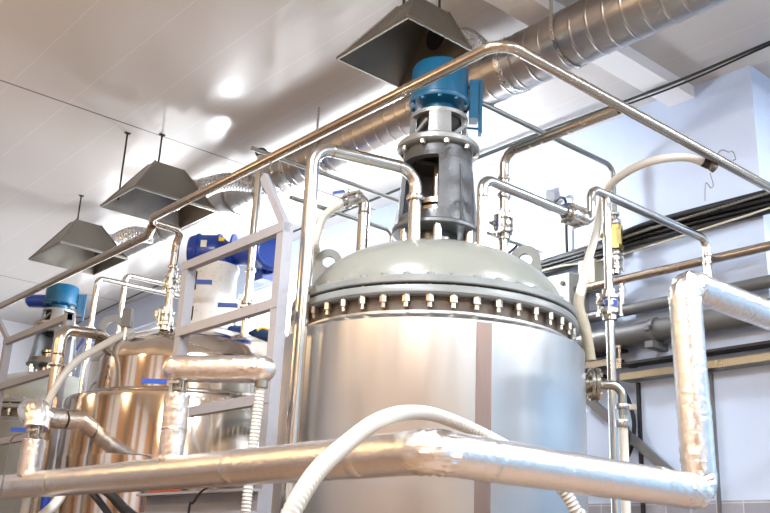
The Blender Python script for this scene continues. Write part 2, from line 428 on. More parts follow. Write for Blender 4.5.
def globe(x, y, z, label):  # glowing globe added behind a drive to whiten the wall and ceiling
    t = thing('added_globe_light', label, 'lamp', (x, y, z))
    MB().cyl((x, y, z + .15), (x, y, CZ), .012, n=8).build('rod', M['whiteplastic'], t)
    MB().lathe([(.03, .2), (.06, .19), (.07, .135), (.03, .135)], (x, y, z), UP, 20).build('globe_holder', M['whiteplastic'], t)
    MB().ball((x, y, z), .15, 28).build('globe', M['globe'], t)
globe(5.12, 5.48, 4.42, 'added opal globe light hidden behind the motor of the foreground tank')
globe(4.78, 8.55, 4.30, 'added opal globe light hidden behind the blue motor of the polished tank')
fill_batten(4.7, 1.3, 1.2, 'y')
def fill_panel(x, y):  # unseen panel light added to brighten the foreground
    t = thing('unseen_fill_panel', 'white unseen panel light added against the ceiling to brighten the foreground', 'lamp', (x, y, CZ), 'added unseen panel lights')
    MB().box((x, y, CZ - .02), (1.3, .7, .04)).build('housing', M['whiteplastic'], t)
    l = bpy.data.lights.new('fill_panel_light', 'AREA'); l.shape = 'RECTANGLE'; l.size = 1.2; l.size_y = .6; l.energy = 260; l.color = (.90, .95, 1.0)
    o = bpy.data.objects.new('fill_panel_light', l); col.objects.link(o); o.location = (x, y, CZ - .05)
for x, y in ((4.4, .2), (7.6, .2), (2.0, -2.2), (5.2, -2.4), (7.8, -2.4), (-.4, .6), (.7, 2.7)): fill_panel(x, y)

# ------------------------------------------------------------------ reactors
def dome_z(r, a, b, z0): return z0 + b * math.sqrt(max(0, 1 - (r / a) ** 2))

def bolted_tank(T, name, label, R=.85, nb=42, detail=True):
    x, y = T; t = thing(name, label, 'tank', (x, y, 0), None); o = (x, y, 0)
    MB().lathe([(0, .62), (.45, .66), (.75, .8), (R, 1.05), (R, 2.745), (R - .012, 2.757), (.775, 2.79), (.775, 2.80)], o, UP, 128).build('shell', M['tank'] if detail else M['flange'], t)
    MB().lathe([(.76, 2.79), (.76, 2.875)], o, UP, 96).build('neck', M['neck'], t)
    MB().lathe([(.7, 2.876), (.806, 2.876), (.816, 2.886), (.816, 2.915), (.812, 2.922), (.7, 2.922)], o, UP, 128).build('lower_flange', M['flange'], t)
    MB().lathe([(.7, 2.9225), (.79, 2.9225), (.79, 2.9345), (.7, 2.9345)], o, UP, 96).build('gasket', M['dark'], t)
    MB().lathe([(.7, 2.935), (.812, 2.935), (.816, 2.94), (.816, 2.968), (.808, 2.976), (.74, 2.976)], o, UP, 128).build('upper_flange', M['flange'], t)
    prof = [(.742, 2.972)] + [(.74 * math.cos(k * PI / 2 / 20), 2.985 + .38 * math.sin(k * PI / 2 / 20)) for k in range(21)]
    MB().lathe(prof, o, UP, 128).build('dome', M['dome'], t)
    b0 = None
    for k in range(nb):
        a = 2 * PI * (k + .3) / nb
        if b0 is None:
            m = MB(); q = V((.785, 0, 0))
            m.lathe([(0, 2.812), (.0125, 2.812), (.0125, 2.838), (.021, 2.839), (.021, 2.8755), (.012, 2.876), (.012, 2.93), (0, 2.93)], q, UP, 6)
            hd_ = MB().lathe([(0, 2.975), (.02, 2.975), (.02, 2.988), (.012, 2.993), (0, 2.993)], q + V((x, y, 0)), UP, 12).build('bolt_head', M['flange'], t); hd_.matrix_local = Matrix.Rotation(a, 4, 'Z')
            b0 = m; b0.v = [p + V((x, y, 0)) for p in b0.v]
            b0 = m.build('bolt', M['bolt'], t); b0.matrix_local = Matrix.Rotation(a, 4, 'Z')
        else: child_copy(b0, t, Matrix.Rotation(a, 4, 'Z')); child_copy(hd_, t, Matrix.Rotation(a, 4, 'Z'))
    for k in range(4):
        a = PI / 4 + k * PI / 2 + .3
        MB().cyl((x + .62 * math.cos(a), y + .62 * math.sin(a), 0), (x + .62 * math.cos(a), y + .62 * math.sin(a), .95), .06, n=14).build('leg', M['frame'], t)
    return t

T1 = (3.6, 3.85); T2 = (3.8, 6.8); T3 = (3.7, 9.9)
t1 = bolted_tank(T1, 'reactor_tank', 'large brushed steel reactor tank with bolted grey dome lid, in the foreground')
cdir = V((-.684, -.73, 0)); ldir = V((-.73, .684, 0)); rdir = -ldir
def t1p(r, a, z):   # polar position about tank one: a degrees from the camera-facing direction, positive to the right
    d = cdir * math.cos(math.radians(a)) + rdir * math.sin(math.radians(a)); return V((T1[0], T1[1], z)) + d * r
# vertical strip of darker metal on the shell
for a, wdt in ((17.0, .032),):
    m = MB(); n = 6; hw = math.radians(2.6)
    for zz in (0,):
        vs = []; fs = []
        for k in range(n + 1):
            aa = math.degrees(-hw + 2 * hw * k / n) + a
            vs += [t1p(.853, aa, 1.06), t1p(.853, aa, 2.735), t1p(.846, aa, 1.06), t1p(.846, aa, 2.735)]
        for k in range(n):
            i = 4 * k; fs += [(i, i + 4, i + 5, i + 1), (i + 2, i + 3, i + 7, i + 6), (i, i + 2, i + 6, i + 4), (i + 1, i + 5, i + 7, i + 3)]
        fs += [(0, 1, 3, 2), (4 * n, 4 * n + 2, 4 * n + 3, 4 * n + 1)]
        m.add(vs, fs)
    m.build('shell_strip', M['darkstrip'], t1)
def lug(t, Tc, p, zc, ro, ri, th, foot, name='lifting_lug'):
    d = V((p[0] - Tc[0], p[1] - Tc[1], 0)).normalized()
    return MB().eye((p[0], p[1], zc), ro, ri, th, d, foot=foot).build(name, M['luggrey'], t)
lug(t1, T1, (3.13, 4.26), 3.27, .078, .036, .03, .16)
lug(t1, T1, (3.93, 3.44), 3.30, .088, .038, .03, .18)
# side nozzle with a flange pair, right
nd_ = rdir.copy(); z = 2.607; q = V((T1[0], T1[1], z))
fl = MB().cyl(q + nd_ * .83, q + nd_ * .89, .05, n=24)
fl.lathe([(.03, .885), (.092, .885), (.092, .905), (.05, .906)], q, nd_, 32).lathe([(.05, .909), (.092, .909), (.092, .93), (.03, .93)], q, nd_, 32)
sn = fl.build('side_nozzle', M['darksteel'], t1)
for k in range(8):
    a = k * PI / 4 + .2; off = (UP * math.cos(a) + nd_.cross(UP) * math.sin(a)) * .074
    MB().hexnut(q + off + nd_ * .872, q + off + nd_ * .945, .011).build('bolt', M['bolt'], sn)
# small fittings on the dome behind the right lug
p = V((3.90, 3.60, 3.2))
f = MB().lathe([(0, 0), (.028, 0), (.028, .11), (.042, .112), (.042, .14), (0, .142)], p, UP, 20)
sp_ = f.build('sampling_port', M['darksteel'], t1)
MB().bar(p + UP * .13, p + UP * .22 + rdir * .09, .016, .012).build('port_lever', M['dark'], sp_)

# drain elbow from the side nozzle with a hose
e0 = q + nd_ * .93; e1 = q + nd_ * 1.06
t = thing('drain_elbow', 'short steel elbow dropping from the flange on the right side of the foreground tank', 'pipe', e1 - UP * .2)
MB().tube([e0, e1, e1 - UP * .19], .026, 16, .07).build('elbow_pipe', M['darksteel'], t)
clamp(t, e1 - UP * .12, UP, .026); 
MB().bar(e1 - UP * .12 + rdir * .03, e1 - UP * .12 + rdir * .075, .02, .03).build('clamp_screw', M['castfit'], t)
clamp(t, e1 - UP * .215, UP, .029, .03)
h = MB().tube([e1 - UP * .17, e1 - UP * .4, e1 - UP * .9 + V((.0, .0, 0)), e1 - UP * 1.4 + cdir * .02, e1 - UP * 2.58 + cdir * .05], .026, 14, spline=True, step=.05).build('drain_hose', M['clearhose'])
tag(h, 'milky white hose hanging straight down from the drain elbow right of the foreground tank', 'hose')

# agitator drive (grey lantern with teal motor), reused for the third tank
def teal_drive(T, label, turn=0.0, full=True):
    x, y = T; o = (x, y, 0); t = thing('agitator_drive', label, 'motor drive', (x, y, 3.37))
    def pol(r, a, z):
        a = math.radians(a + turn); d = cdir * math.cos(a) + rdir * math.sin(a); return V((x, y, z)) + d * r
    s0 = None
    for k in range(6):
        q = pol(.2, k * 60 + 2, 0)
        MB().cyl(q + UP * 3.28, q + UP * 3.456, .027, n=16).build('stud', M['steel'], t)
    MB().lathe([(0, 3.456), (.235, 3.456), (.245, 3.464), (.245, 3.482), (.238, 3.49), (.1, 3.49)], o, UP, 64).build('base_disc', M['cast'], t)
    MB().lathe([(.1, 3.3), (.12, 3.3), (.12, 3.45), (0, 3.45)], o, UP, 32).build('seal_housing', M['darksteel'], t)
    # conical lantern: ring at foot and head joined by two broad walls with arched openings between
    def cone_r(zz): return .216 - (zz - 3.49) / .5 * .026
    def wall(a0, a1, mat, zz0=3.49, zz1=3.99, rf=cone_r, arch=True):
        m = MB(); na, nz_ = 14, 14; vs = []; fs = []
        for lay in (0, .018):
            for j in range(nz_ + 1):
                zz = zz0 + (zz1 - zz0) * j / nz_
                u = j / nz_; e = 0
                if arch: e = 7 * max(0, (u - .72) / .28) ** 2 + 7 * max(0, (.14 - u) / .14) ** 2
                for k in range(na + 1):
                    aa = a0 - e + (a1 - a0 + 2 * e) * k / na
                    vs.append(pol(rf(zz) - lay, aa, zz))
        W = na + 1; H = (nz_ + 1) * W
        for j in range(nz_):
            for k in range(na):
                i = j * W + k
                fs += [(i, i + 1, i + W + 1, i + W), (H + i, H + i + W, H + i + W + 1, H + i + 1)]
            for k in (0, na):
                i = j * W + k; fs.append((i, i + W, H + i + W, H + i))
        return m.add(vs, fs)
    w1 = wall(2, 122, 0); w1.v += []; w1.build('lantern_wall', M['cast'], t)
    wall(176, 286, 0).build('lantern_wall', M['cast'], t)
    for a in (40, 82, 222, 262):                    # stiffening ribs
        MB().plate([pol(.205, a, 3.49), pol(.243, a, 3.49), pol(.222, a, 3.62), pol(.2, a, 3.86), pol(.19, a, 3.86)], .014, pol(1, a + 90, 0) - V((x, y, 0))).build('rib', M['cast'], t)
    MB().lathe([(.2, 3.49), (.214, 3.49), (.211, 3.55), (.196, 3.55), (.2, 3.49)], o, UP, 48).build('foot_ring', M['cast'], t)
    MB().lathe([(.15, 3.9), (.196, 3.9), (.192, 3.99), (.15, 3.99)], o, UP, 48).build('head_ring', M['cast'], t)
    MB().lathe([(0, 3.49), (.1, 3.49), (.1, 3.62), (.12, 3.63), (.12, 3.66), (.028, 3.67), (.028, 3.9), (0, 3.9)], o, UP, 32).build('shaft_coupling', M['brownsteel'], t)
    MB().lathe([(.12, 3.985), (.222, 3.985), (.235, 3.995), (.235, 4.022), (.225, 4.034), (.12, 4.034)], o, UP, 64).build('middle_flange', M['castlight'], t)
    bb = MB()
    for k in range(10):
        q = pol(.214, k * 36 + 12, 0)
        MB().hexnut(q + UP * 3.962, q + UP * 3.985, .016).build('bolt', M['bolt'], t)
    def up_r(zz): return .175 - (zz - 4.034) / .19 * .014
    for a in (-32, 58, 148, 238):
        wall(a + 12, a + 12 + 44, 0, 4.034, 4.225, up_r, False).build('upper_lantern_post', M['castlight'], t)
    for a in (-32, 58, 148, 238):
        MB().bar(pol(.168, a - 26, 4.06), pol(.16, a + 8, 4.15), .012, .02).build('guard_bar', M['castlight'], t)
    MB().lathe([(.1, 4.2), (.165, 4.2), (.165, 4.225), (.1, 4.225)], o, UP, 48).build('upper_ring', M['castlight'], t)
    MB().lathe([(0, 4.035), (.128, 4.035), (.128, 4.2), (0, 4.2)], o, UP, 24).build('shade_core', M['dark'], t)  # dark core fills the openings, standing in for the shade inside
    m = MB().lathe([(0, 4.226), (.125, 4.226), (.12, 4.245), (.098, 4.255), (.098, 4.29), (.12, 4.305), (.172, 4.306), (.176, 4.312), (.176, 4.335), (.17, 4.342), (.165, 4.345), (.165, 4.55), (.155, 4.57), (.12, 4.582), (0, 4.585)], o, UP, 56).build('motor', M['teal'], t)
    for k in range(10):
        q = pol(.16, k * 36, 0); MB().hexnut(q + UP * 4.292, q + UP * 4.306, .013).build('motor_bolt', M['teal'], m)
    a = 92
    MB().bar(pol(.196, a, 4.22), pol(.196, a, 4.48), .095, .05, pol(1, a, 0) - V((x, y, 0))).build('terminal_plate', M['teal'], t)
    MB().bar(pol(.235, a, 4.13), pol(.235, a, 4.49), .055, .022, pol(1, a, 0) - V((x, y, 0))).build('side_bar', M['teal'], t)
    for zz in (4.17, 4.30, 4.45): MB().cyl(pol(.16, a, zz), pol(.248, a, zz), .008, n=8).build('side_stud', M['teal'], t)
    return t
d_ = teal_drive(T1, 'grey cast agitator lantern with teal motor on top of the foreground tank'); d_.scale = (1.07, 1.07, 1.0)

# second tank: polished, with wider jacket
x, y = T2; o = (x, y, 0)
t2 = thing('reactor_tank', 'polished mirror-like steel tank with warm coppery reflections, second in the row', 'tank', (x, y, 0))
MB().lathe([(0, .6), (.6, .64), (.95, .8), (1.07, 1.05), (1.07, 2.22), (1.073, 2.235), (1.07, 2.25), (1.07, 2.655), (1.062, 2.685), (1.035, 2.705), (.9, 2.725)], o, UP, 160).build('jacket', M['mirror'], t2)
MB().lathe([(.925, 2.70), (.94, 2.725), (.925, 2.745)], o, UP, 128).build('jacket_rim', M['steel'], t2)
MB().lathe([(.92, 2.71), (.92, 2.965)] + [(.92 * math.cos(k * PI / 2 / 24), 2.965 + .385 * math.sin(k * PI / 2 / 24)) for k in range(1, 25)], o, UP, 160).build('vessel_head', M['mirror'], t2)
lug(t2, T2, (3.10, 7.08), 3.30, .115, .058, .03, .22)
lug(t2, T2, (4.42, 6.3), 3.27, .115, .058, .03, .2)
for k in range(4):
    a = PI / 4 + k * PI / 2
    MB().cyl((x + .8 * math.cos(a), y + .8 * math.sin(a), 0), (x + .8 * math.cos(a), y + .8 * math.sin(a), .9), .06, n=14).build('leg', M['frame'], t2)
# seams of the mirror shell
# its drive: white lantern and cobalt gear motor
t = thing('agitator_drive', 'white agitator lantern with cobalt blue gear motor on the polished tank', 'motor drive', (x, y, 3.34))
def pol2(r, a, z):
    a = math.radians(a); d = cdir * math.cos(a) + rdir * math.sin(a); return V((x, y, z)) + d * r
MB().lathe([(0, 3.30), (.27, 3.30), (.27, 3.36), (.2, 3.365)], o, UP, 40).build('base_flange', M['castlight'], t)
MB().lathe([(.2, 3.36), (.213, 3.37), (.2, 3.45), (.2, 3.86), (.215, 3.9), (.215, 3.93), (0, 3.93)], o, UP, 48).build('lantern', M['whitecast'], t)
for zz in (3.46, 3.76):
    m = MB(); vs = []; fs = []; n = 6
    for k in range(n + 1):
        aa = -62 + 34 * k / n; vs += [pol2(.205, aa, zz - .08), pol2(.205, aa, zz + .08), pol2(.17, aa, zz - .08), pol2(.17, aa, zz + .08)]
    for k in range(n):
        i = 4 * k; fs += [(i, i + 4, i + 5, i + 1), (i + 2, i + 3, i + 7, i + 6), (i, i + 2, i + 6, i + 4), (i + 1, i + 5, i + 7, i + 3)]
    fs += [(0, 1, 3, 2), (4 * n, 4 * n + 2, 4 * n + 3, 4 * n + 1)]
    m.add(vs, fs).build('opening_shade_panel', M['dark'], t)  # dark panels paint the shade of openings onto the closed lantern
# gear housing: rounded block lying across, worm motor leaving it towards the camera side
gx = V((x, y, 4.06)); md = rdir; mp = cdir
g = MB().lathe([(0, -.235), (.09, -.235), (.135, -.22), (.15, -.18), (.155, .02), (.135, .06), (.10, .10), (.10, .30), (.125, .32), (.125, .42), (0, .42)], gx, md, 32).build('gear_housing', M['blue'], t)
MB().lathe([(0, -.13), (.2, -.13), (.2, -.105), (.15, -.08), (.14, .0), (0, .0)], gx, UP, 32).build('output_flange', M['blue'], t)
for a in (-.16, .02, .14): MB().lathe([(.10, a), (.165, a + .004), (.165, a + .02), (.10, a + .024)], gx, md, 28).build('housing_rib', M['blue'], t)
MB().bar(gx - md * .10 + mp * .153 + UP * .03, gx - md * .05 + mp * .153 + UP * .03, .012, .06, UP).build('pale_label', M['wlabel'], g, label='pale rating label')
MB().bar(gx + md * .045 + mp * .13 + UP * .08, gx + md * .09 + mp * .13 + UP * .08, .02, .035, UP).build('yellow_label', M['label'], g, label='yellow sticker')
m2 = (rdir * .42 + cdir * .90).normalized(); mo = gx + md * .42 - UP * .05 - m2 * .10; q1 = UP.cross(m2).normalized()
MB().lathe([(0, 0), (.12, 0), (.135, .02), (.135, .05), (.128, .06), (.128, .28), (.148, .282), (.152, .30), (.152, .36), (.14, .375), (.128, .376), (.122, .37), (0, .37)], mo, m2, 36).build('motor', M['blue'], t)
for k in range(16):
    a = 2 * PI * k / 16; d = UP * math.cos(a) + q1 * math.sin(a)
    MB().bar(mo + m2 * .07 + d * .135, mo + m2 * .27 + d * .135, .008, .03, d).build('cooling_fin', M['blue'], t)
MB().box(mo + m2 * .16 - UP * .16, (.12, .12, .09)).build('terminal_box', M['blue'], t)

# third tank, dull grey with teal drive
t3 = bolted_tank(T3, 'reactor_tank', 'dull grey painted tank farthest left, partly behind the polished tank', nb=42, detail=False)
t = teal_drive(T3, 'grey agitator lantern with teal motor at the far left, beyond the polished tank', 15)
t.scale = (1.05, 1.05, .8)
MB().lathe([(0, -.26), (.06, -.26), (.09, -.23), (.09, .0), (0, 0)], V((T3[0], T3[1], 4.36)) + ldir * .10, -ldir, 20).build('gear_input', M['blue'], t)

# ------------------------------------------------------------------ pipe runs
def run(name, label, pts, r, mat, bend=.09, base=None, n=18, cat='pipe', part='pipe', group=None):
    pts = [V(p) for p in pts]
    b = base or min(pts, key=lambda p: p.z)
    t = thing(name, label, cat, b, group)
    MB().tube(pts, r, n, bend).build(part, M[mat], t)
    return t

# overhead rail pipe over the tanks: from the polished tank, past the hood, turning to the wall
AX, AZ = 3.05, 4.10
ov = t = run('overhead_pipe', 'long brown-tinted steel pipe crossing overhead, turning right above the foreground tank',
        [(3.36, 6.68, 3.27), (3.36, 6.68, 4.0), (3.36, 6.62, 4.10), (AX + .03, 6.60, 4.10), (AX, 6.5, 4.10), (AX, 2.82, AZ), (5.85, 2.82, AZ), (5.85, 2.82, .02)], .031, 'brownsteel', .12)
for yy in (3.53, 5.6): weld(t, (AX, yy, AZ), (0, 1, 0), .031)
weld(t, (3.36, 6.68, 3.93), UP, .033); clamp(t, (3.36, 6.68, 3.80), UP, .031)
weld(t, (3.19, 2.82, AZ), (1, 0, 0), .031)
valve(t, (3.36, 6.68, 3.67), UP, .034, cdir * .5 + rdir * .5, .29, hax=rdir)
# branch down from the rail pipe onto the dome
t = run('branch_pipe', 'dull steel branch pipe from the overhead pipe down to the back of the foreground dome',
        [(4.05, 2.85, AZ), (4.05, 3.72, AZ), (4.05, 3.72, 3.23)], .029, 'brownsteel', .09)
clamp(t, (4.05, 3.72, 3.93), UP, .027); clamp(t, (4.05, 3.72, 3.81), UP, .03, .03); 
valve(t, (4.05, 3.72, 3.62), UP, .037, cdir * .3 + ldir, .1, hax=rdir)
clamp(t, (4.05, 3.72, 3.34), UP, .027)
# lower parallel run on the left, joined to the overhead pipe at its end bend
MB().tube([(3.12, 16.2, 4.02), (3.12, 6.70, 4.02), (3.10, 6.62, 4.07)], .034, 18).build('far_run', M['brownsteel'], ov)
weld(ov, (3.12, 6.78, 4.02), (0, 1, 0), .035)
MB().tube([(AX, 4.862, AZ - .03), (AX, 4.862, 4.02), (AX, 4.85, 3.995), (AX, 4.83, 4.0)], .006, 8).build('hook', M['castfit'], ov)

# tall inverted-U pipe left of the foreground tank
n0 = V((3.305, 3.712, 3.28)); v0 = V((2.695, 3.872, 0)); zt = 3.745
t = run('transfer_pipe', 'tall shiny inverted-U pipe rising left of the foreground tank and bending onto its dome',
        [n0, (n0.x, n0.y, zt), (v0.x, v0.y, zt), (v0.x, v0.y, .02)], .036, 'steel', .11)
clamp(t, (n0.x, n0.y, 3.575), UP, .036, .03); weld(t, (n0.x - .11, n0.y + .029, zt), V((-.6, .16, 0)), .036); weld(t, (v0.x + .11, v0.y - .029, zt), V((-.6, .16, 0)), .036)
# short nozzle with ball valve and hose, left rear of the dome
n1 = V((3.27, 4.13, 3.15)); z1 = 3.66; n1d = (ldir * .95 + cdir * .3).normalized()
t = run('valve_nozzle', 'short steel nozzle with elbow and blue-handled valve at the left of the foreground dome',
        [n1, (n1.x, n1.y, z1), V((n1.x, n1.y, z1 + .01)) + n1d * .05], .034, 'steel', .07)
weld(t, (n1.x, n1.y, 3.585), UP, .035)
vp = V((n1.x, n1.y, z1 + .0)) + n1d * .075; vd = (n1d - UP * .45).normalized()
valve(t, vp, vd, .026, UP * 1.0 + rdir * .2, .10, hax=n1d + UP * -.3)
hs = vp + vd * .06
h = MB().tube([hs, hs + vd * .12 - UP * .06, hs + vd * .17 - UP * .22, (3.14, 4.42, 3.36), (3.20, 4.66, 3.0), (3.26, 4.85, 2.5), (3.26, 4.88, 1.5), (3.26, 4.88, .05)], .026, 12, spline=True, rib=(.016, .003)).build('ribbed_hose', M['clearhose'])
tag(h, 'milky ribbed hose dropping from the blue-handled valve left of the foreground dome', 'hose')
# right pipe with inline valve and step up, continuing to the wall
PY_ = 3.42; n2 = V((3.545, PY_, 3.1))
t = run('product_pipe', 'steel pipe from the right of the foreground dome through an inline valve towards the wall',
        [n2, (n2.x, PY_, 3.69), (4.53, PY_, 3.69), (4.53, PY_, 3.925), (5.86, PY_, 3.925), (5.86, PY_, 3.565), (6.0, PY_, 3.565)], .030, 'steel', .075)
weld(t, (n2.x, PY_, 3.575), UP, .030)
vv = valve(t, (4.36, PY_, 3.69), (1, 0, 0), .036, (0, 0, 1), .1, hax=(0, 1, 0))
for zz in (3.74, 3.80): clamp(t, (5.86, PY_, zz), UP, .027)
weld(t, (4.95, PY_, 3.925), (1, 0, 0), .028)
weld(t, (5.80, PY_, 3.925), (1, 0, 0), .027)
# vertical drop pipe with valve right of the tank
VX = 4.69
t = run('drop_pipe', 'vertical steel drop pipe with valve standing right of the foreground tank', [(VX, PY_, 3.92), (VX, PY_, .02)], .027, 'steel')
valve(t, (VX, PY_, 3.19), UP, .038, cdir * .6 - rdir, .11, hax=rdir)
weld(t, (VX, PY_, 3.9), UP, .03)
# thin line to the brass valve assembly
BY = 4.25
t = run('riser_pipe', 'thin steel pipe from behind the motor to a brass check valve by the wall', [(3.9, BY, 4.77), (5.93, BY, 4.77), (5.93, BY, 3.87)], .021, 'darksteel', .09)
clamp(t, (5.93, BY, 4.62), UP, .022); 
clamp(t, (5.93, BY, 4.28), UP, .036, .04); clamp(t, (5.93, BY, 4.35), UP, .03)
bv = MB().cyl((5.93, BY, 4.07), (5.93, BY, 4.23), .056, n=8).hexnut((5.93, BY, 4.05), (5.93, BY, 4.085), .062).hexnut((5.93, BY, 4.215), (5.93, BY, 4.25), .062)
bv.cyl((5.93, BY, 4.14), V((5.93, BY, 4.19)) + ldir * .105, .045, n=8); bv.build('brass_check_valve', M['brass'], t, label='brass check valve')
clamp(t, (5.93, BY, 4.02), UP, .036, .04)
valve(t, (5.93, BY, 3.93), UP, .031, (-1, 0, 0), .07, hax=(0, 1, 0))
# tank two's far nozzle pipe
t = run('vent_pipe', 'slim vertical pipe with blue-handled valve rising behind the grey frame from the polished tank', [(3.86, 6.315, 3.1), (3.86, 6.315, 4.83)], .034, 'steel', .08)
valve(t, (3.86, 6.315, 3.50), UP, .034, cdir, .22, hax=ldir)
clamp(t, (3.86, 6.315, 3.82), UP, .032)
MB().ball((3.86, 6.315, 4.86), .055, 20, .8).build('end_cap', M['dark'], t, label='dark rounded cap')
# small valve and sensor on polished head
p = V((3.22, 6.42, 3.13))
t = thing('sampling_valve', 'small sanitary valve cross standing on the left shoulder of the polished tank', 'valve', p)
MB().cyl(p, p + UP * .2, .02, n=14).build('stub', M['castfit'], t); valve(t, p + UP * .17, UP, .034, ldir, .06, hax=UP, grip='castfit')
MB().cyl(p + UP * .17, p + UP * .17 + ldir * .07 , .02, n=12).build('side_port', M['castfit'], t)
p = V((2.99, 6.60, 3.1))
t = thing('level_sensor', 'small grey rectangular sensor on a stem above the shoulder of the polished tank', 'sensor', p)
MB().cyl(p, p + UP * .13, .014, n=10).build('stem', M['castfit'], t); MB().box(p + UP * .19, (.05, .07, .14), Matrix.Rotation(.75, 3, 'Z')).build('sensor_head', M['greypipe'], t)
# copper-tinted elbow pipe at left of polished tank
t = run('feed_pipe', 'brown-tinted elbow pipe from the left of the polished head down beside its shell', [(3.24, 7.2, 3.18), (2.975, 7.048, 3.23), (2.61, 6.875, 3.17), (2.608, 6.872, .02)], .042, 'brownsteel', .1)
weld(t, (2.608, 6.872, 2.98), UP, .043); clamp(t, (2.608, 6.872, 2.90), UP, .042)
# two thin inverted-U lines farther back
for i, (xa, za, ya) in enumerate(((3.37, 4.02, 8.2), (3.65, 4.12, 8.22))):
    run('thin_pipe', ('left' if i == 0 else 'right') + ' of two thin steel U-bend pipes behind the polished tank',
        [(xa, ya, .02), (xa, ya, za), (5.0 + i * .3, ya, za + .01), (5.0 + i * .3, ya, .02)], .024, 'steel', .06)
    if i == 0: valve(bpy.data.objects['thin_pipe'], (xa, ya, 3.5), UP, .024, cdir, .2, hax=-UP + ldir * .4)
# two thin cross lines behind the foreground tank
run('thin_pipe', 'upper thin dark pipe running level behind the tall inverted-U pipe', [(3.1, 5.2, 4.295), (6.1, 5.2, 4.295)], .016, 'darksteel')
run('thin_pipe', 'lower thin dark pipe running level and bending down behind the foreground dome', [(3.45, 5.2, 4.03), (4.40, 5.2, 4.03), (4.40, 5.2, .02)], .016, 'darksteel', .06)
# ------------------------------------------------------------------ foil-lagged pipes
LX, LY, LZ = 2.07, 2.2, 1.945; FR = .072
def wob(r): return lambda u: r * (1 + .006 * math.sin(u * 61) + .004 * math.sin(u * 137 + 1))
def lagged(pts, r, bend, amp=.0016, ends=.004):
    path = resample(fillet([V(p) for p in pts], bend), .011); n = 48; N = len(path)
    m = MB().tube(path, wob(r), n); rnd = random.Random(N * 7 + int(r * 1e5))
    L = N * .011
    for i in range(N):
        bendy = 0.0
        if 2 < i < N - 3:
            bendy = min(1, (path[i + 2] - path[i]).normalized().angle((path[i] - path[i - 2]).normalized(), 0) * 6)
        e = min(i, N - 1 - i) * .011
        a = amp + ends * max(math.exp(-e / .05) * .6, bendy)
        for k in range(n):
            d = m.v[i * n + k] - path[i]; m.v[i * n + k] = path[i] + d * (1 + (rnd.random() - .5) * 2 * a / r)
    return m
t = thing('lagged_pipe', 'large foil-wrapped pipe across the bottom, turning a corner and rising at right', 'pipe', (LX, LY, LZ - FR))
lagged([(LX, 8.6, LZ), (LX, LY, LZ), (3.45, LY, LZ - .005)], FR, .06, .0007).build('level_run', M['foil'], t)
lagged([(3.44, LY, LZ - .005), (3.60, LY, LZ - .005), (3.592, LY, LZ + .13), (3.585, LY, 2.3)], FR * .98, .07).build('corner_elbow', M['foil'], t)
lagged([(3.588, LY, 2.06), (3.565, LY, 2.84), (8.0, LY, 2.84)], FR * .96, .08, .0014).build('upper_run', M['foil'], t)
for p_, ax in (((LX, 2.55, LZ), (0, 1, 0)), ((LX, 5.2, LZ), (0, 1, 0)), ((LX, 3.35, LZ), (0, 1, 0)), ((2.3, LY, LZ), (1, 0, 0)), ((3.3, LY, LZ), (1, 0, 0))):
    MB().lathe([(FR * .99, -.03), (FR * 1.016, -.026), (FR * 1.016, .026), (FR * .99, .03)], p_, ax, 28).build('foil_band', M['foil'], t)
# riser with valve and diagonal lagged spool (centre left)
ry = 3.92
t = thing('lagged_riser', 'foil-wrapped upright stub with blue-handled valve and diagonal foil spool, beside the grey frame', 'pipe', (LX, ry, LZ + .06))
lagged([(LX, ry, LZ + .05), (LX, ry, 2.305)], .058, .02).build('upright', M['foil'], t)
MB().lathe([(.0585, -.006), (.062, 0), (.0585, .006)], (LX, ry, 2.14), UP, 24).build('foil_band', M['foil'], t)
MB().cyl((LX, ry, 2.29), (LX, ry, 2.45), .022, n=14).build('stub', M['darksteel'], t)
valve(t, (LX, ry, 2.35), UP, .021, cdir, .16, body='darksteel', hax=ldir)
e = V((LX, ry, 2.42)); d1 = V((.26, -.43, -.012)).normalized()
lagged([e - d1 * .03 - UP * .0, e + d1 * .24, e + d1 * .42], .062, .02).build('diagonal_spool', M['foil'], t)
MB().ball(e - d1 * .03, .061, 20).build('spool_end', M['foil'], t)
MB().ball(e + d1 * .42, .061, 20).build('spool_end', M['foil'], t)
MB().cyl(e + d1 * .42 - UP * .02, e + d1 * .42 - UP * .085, .03, n=16).build('hose_tail', M['darksteel'], t)
h0 = e + d1 * .42 - UP * .06
h = MB().tube([h0, h0 - UP * .2 + ldir * .01, h0 - UP * .5 + ldir * .02, h0 - UP * 1.0 + ldir * .02, h0 - UP * 2.33 + ldir * .03], .023, 12, spline=True, rib=(.016, .003)).build('ribbed_hose', M['hose'])
tag(h, 'narrow white ribbed hose hanging from the end of the diagonal foil spool', 'hose')
# left lagged branch into the polished tank
ly = 5.62
t = thing('lagged_riser', 'foil-wrapped upright stub with elbow entering the polished tank at lower left', 'pipe', (LX, ly, LZ + .06))
lagged([(LX, ly, LZ + .05), (LX - .0, ly, 2.215)], .068, .02).build('upright', M['foil'], t)
MB().cyl((LX, ly, 2.2), (LX, ly, 2.31), .026, n=14).build('stub', M['darksteel'], t)
valve(t, (LX, ly, 2.255), UP, .022, cdir, .13, body='darksteel', hax=ldir)
lagged([(LX, ly, 2.27), (LX + .01, ly + .03, 2.385), (2.17, 6.06, 2.43), (2.31, 6.42, 2.45), (2.45, 6.55, 2.465), (2.60, 6.585, 2.475)], .07, .12, .002, .003).build('foil_elbow', M['foil'], t)
j0 = V((2.60, 6.585, 2.475)); jd = (V((2.80, 6.635, 2.49)) - j0).normalized()
MB().cyl(j0 - jd * .005, j0 + jd * .02, .062, n=24).build('joint_ring', M['dark'], t)
